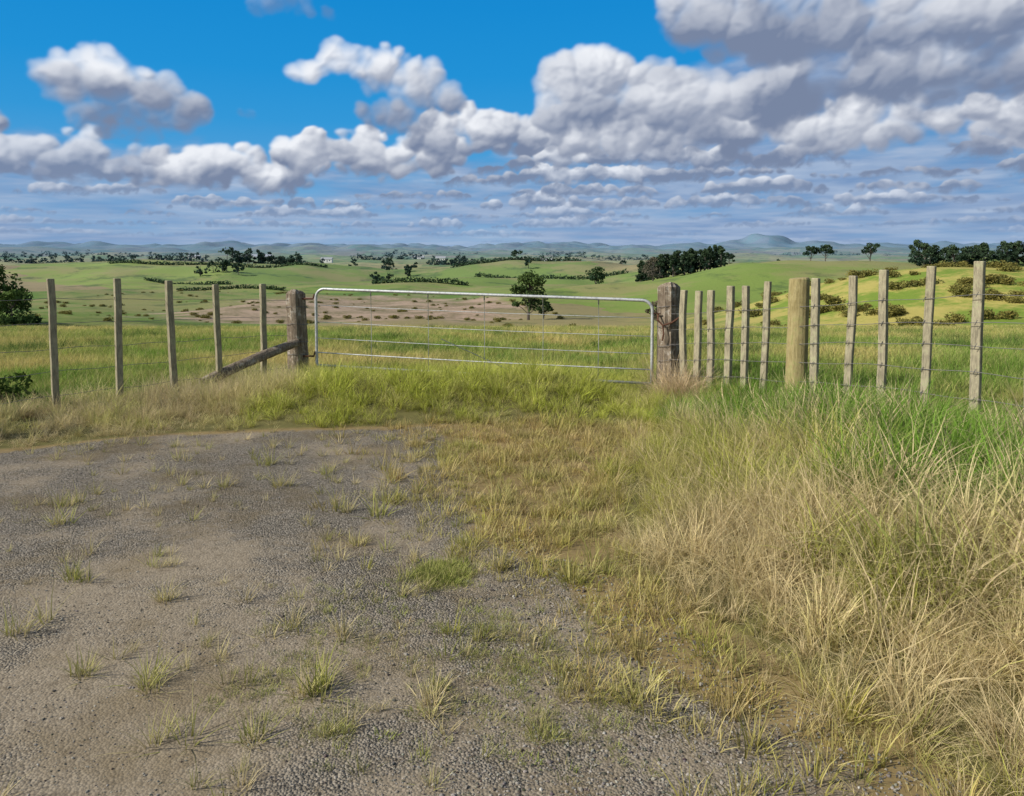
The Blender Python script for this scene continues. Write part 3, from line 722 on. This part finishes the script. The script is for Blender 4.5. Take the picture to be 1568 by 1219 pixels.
hedge(-190,400,-140,385,2.0,1); hedge(-60,335,-18,330,2.4,2); hedge(-130,300,-85,290,1.5,3); hedge(-330,620,-200,640,2.8,5); hedge(-40,520,50,560,2.8,6); hedge(-250,480,-120,505,2.2,7); hedge(-20,430,60,400,2.2,8)
gb=[]
for i in range(4):
    rr=np.random.default_rng(70+i); mb=MB();R=[]
    for j in range(9):
        a_=rr.uniform(0,6.28);q=rr.uniform(0,.6); leaves(mb,R,np.array([q*math.cos(a_),q*math.sin(a_),rr.uniform(.15,.65)]),.42,60,.10,rr,.8,0,ra=rr.uniform(.1,.9))
    ob=mb.obj("gorse_bush_%d"%i,[m_gorse],False,attrs={'r':np.clip(np.concatenate(R),0,1)}); scene.collection.objects.unlink(ob); gb.append(ob)
gbc=coll("gorse_bushes",gb)
n=1900; y=r.uniform(70,165,n); x=r.uniform(16,125,n); cl=wob(x,y,15,3)+.5*wob(x,y,6,9)
k=(cl>.15)&(x<y*.85)&(x>y*.28+r.normal(size=n)*3); x1,y1=x[k],y[k]
n=1000; y=r.uniform(85,260,n); x=r.uniform(-130,10,n); cl=wob(x,y,22,6)+.5*wob(x,y,7,9); k=(cl>.2); x2,y2=x[k],y[k]
x=np.concatenate([x1,x2]);y=np.concatenate([y1,y2]);n=len(x)
s=np.where(x>12,r.uniform(.3,1.5,n),r.uniform(.3,1.0,n))
scatter("gorse_scrub",gbc,np.stack([x,y,Hs(x,y)-.1],-1),np.stack([0*x,0*x,r.uniform(0,6.28,n)],-1),np.stack([s*1.25,s*1.25,s],-1),r.integers(0,4,n),np.ones((n,3)))
rr=np.random.default_rng(5); mb=MB();R=[]
mb.tube([(-5.35,8.0,-.05),(-5.33,8.0,.15)],.02,k=6); R.append(np.zeros(mb.n))
for j in range(12): leaves(mb,R,np.array([-5.3+rr.normal()*.18,8.0+rr.normal()*.15,rr.uniform(.03,.30)]),.14,80,.03,rr,.9,1,ra=rr.uniform(0,.5))
mb.obj("shrub",[mbk,m_leaf],False,attrs={'r':np.clip(np.concatenate(R),0,1)})
# farmhouses
mw=newmat("white_weatherboard"); p=position(); finish(mw,mixc((.78,.78,.75),(.70,.70,.68),noise(p,2)),.7)
mr=newmat("painted_roof"); p=position(); finish(mr,haze(mixc((.45,.46,.47),(.35,.33,.32),noise(p,2)),p),.6)
mwin=newmat("window_glass"); p=position(); finish(mwin,haze(mixc((.05,.06,.07),(.07,.08,.1),noise(p,2)),p),.2)
def house(x,y,l,w_,h):
    e=bpy.data.objects.new("farmhouse",None); scene.collection.objects.link(e); e.location=(x,y,HH(x,y)+.8)
    def part(n,boxes,mat):
        mb=MB()
        for (cx,cy,cz,sx,sy,sz) in boxes:
            V=[(cx+a*sx/2,cy+b*sy/2,cz+c*sz/2) for a in(-1,1) for b in(-1,1) for c in(-1,1)]
            mb.add(V,[(0,1,3,2),(4,6,7,5),(0,4,5,1),(2,3,7,6),(0,2,6,4),(1,5,7,3)])
        return mb.obj(n,[mat],parent=e)
    part("walls",[(0,0,h/2-1,l,w_,h+2)],mw)
    mb=MB(); o=.5
    mb.add([(-l/2-o,-w_/2-o,h),(l/2+o,-w_/2-o,h),(l/2+o,w_/2+o,h),(-l/2-o,w_/2+o,h),(-l/2-o,0,h+w_*.3),(l/2+o,0,h+w_*.3)],[(0,1,5,4),(2,3,4,5),(0,3,2,1),(0,4,3,3),(1,2,5,5)])
    mb.obj("roof",[mr],parent=e)
    part("windows",[(q*l,-w_/2-.02,h*.55,l*.1,.06,h*.35) for q in(-.35,-.15,.3)],mwin)
    part("door",[(.08*l,-w_/2-.02,h*.37,1.2,.06,h*.7)],mwin)
house(-455,950,20,9,4.5); house(-700,2150,60,20,9); house(38,820,14,8,4.5); house(-720,1750,26,11,6); house(-300,1250,18,9,5); house(-200,1650,24,11,6); house(-120,1300,16,9,5)

# ---------------------------------------------------------------- camera
cd=bpy.data.cameras.new("camera"); cam=bpy.data.objects.new("camera",cd); scene.collection.objects.link(cam)
cam.location=(0,0,1.65); cam.rotation_euler=(math.radians(90-3.5),0,0)
cd.sensor_width=36; cd.lens=36*1180/1568; cd.shift_y=-0.097; cd.clip_end=90000; cd.clip_start=.05
scene.camera=cam
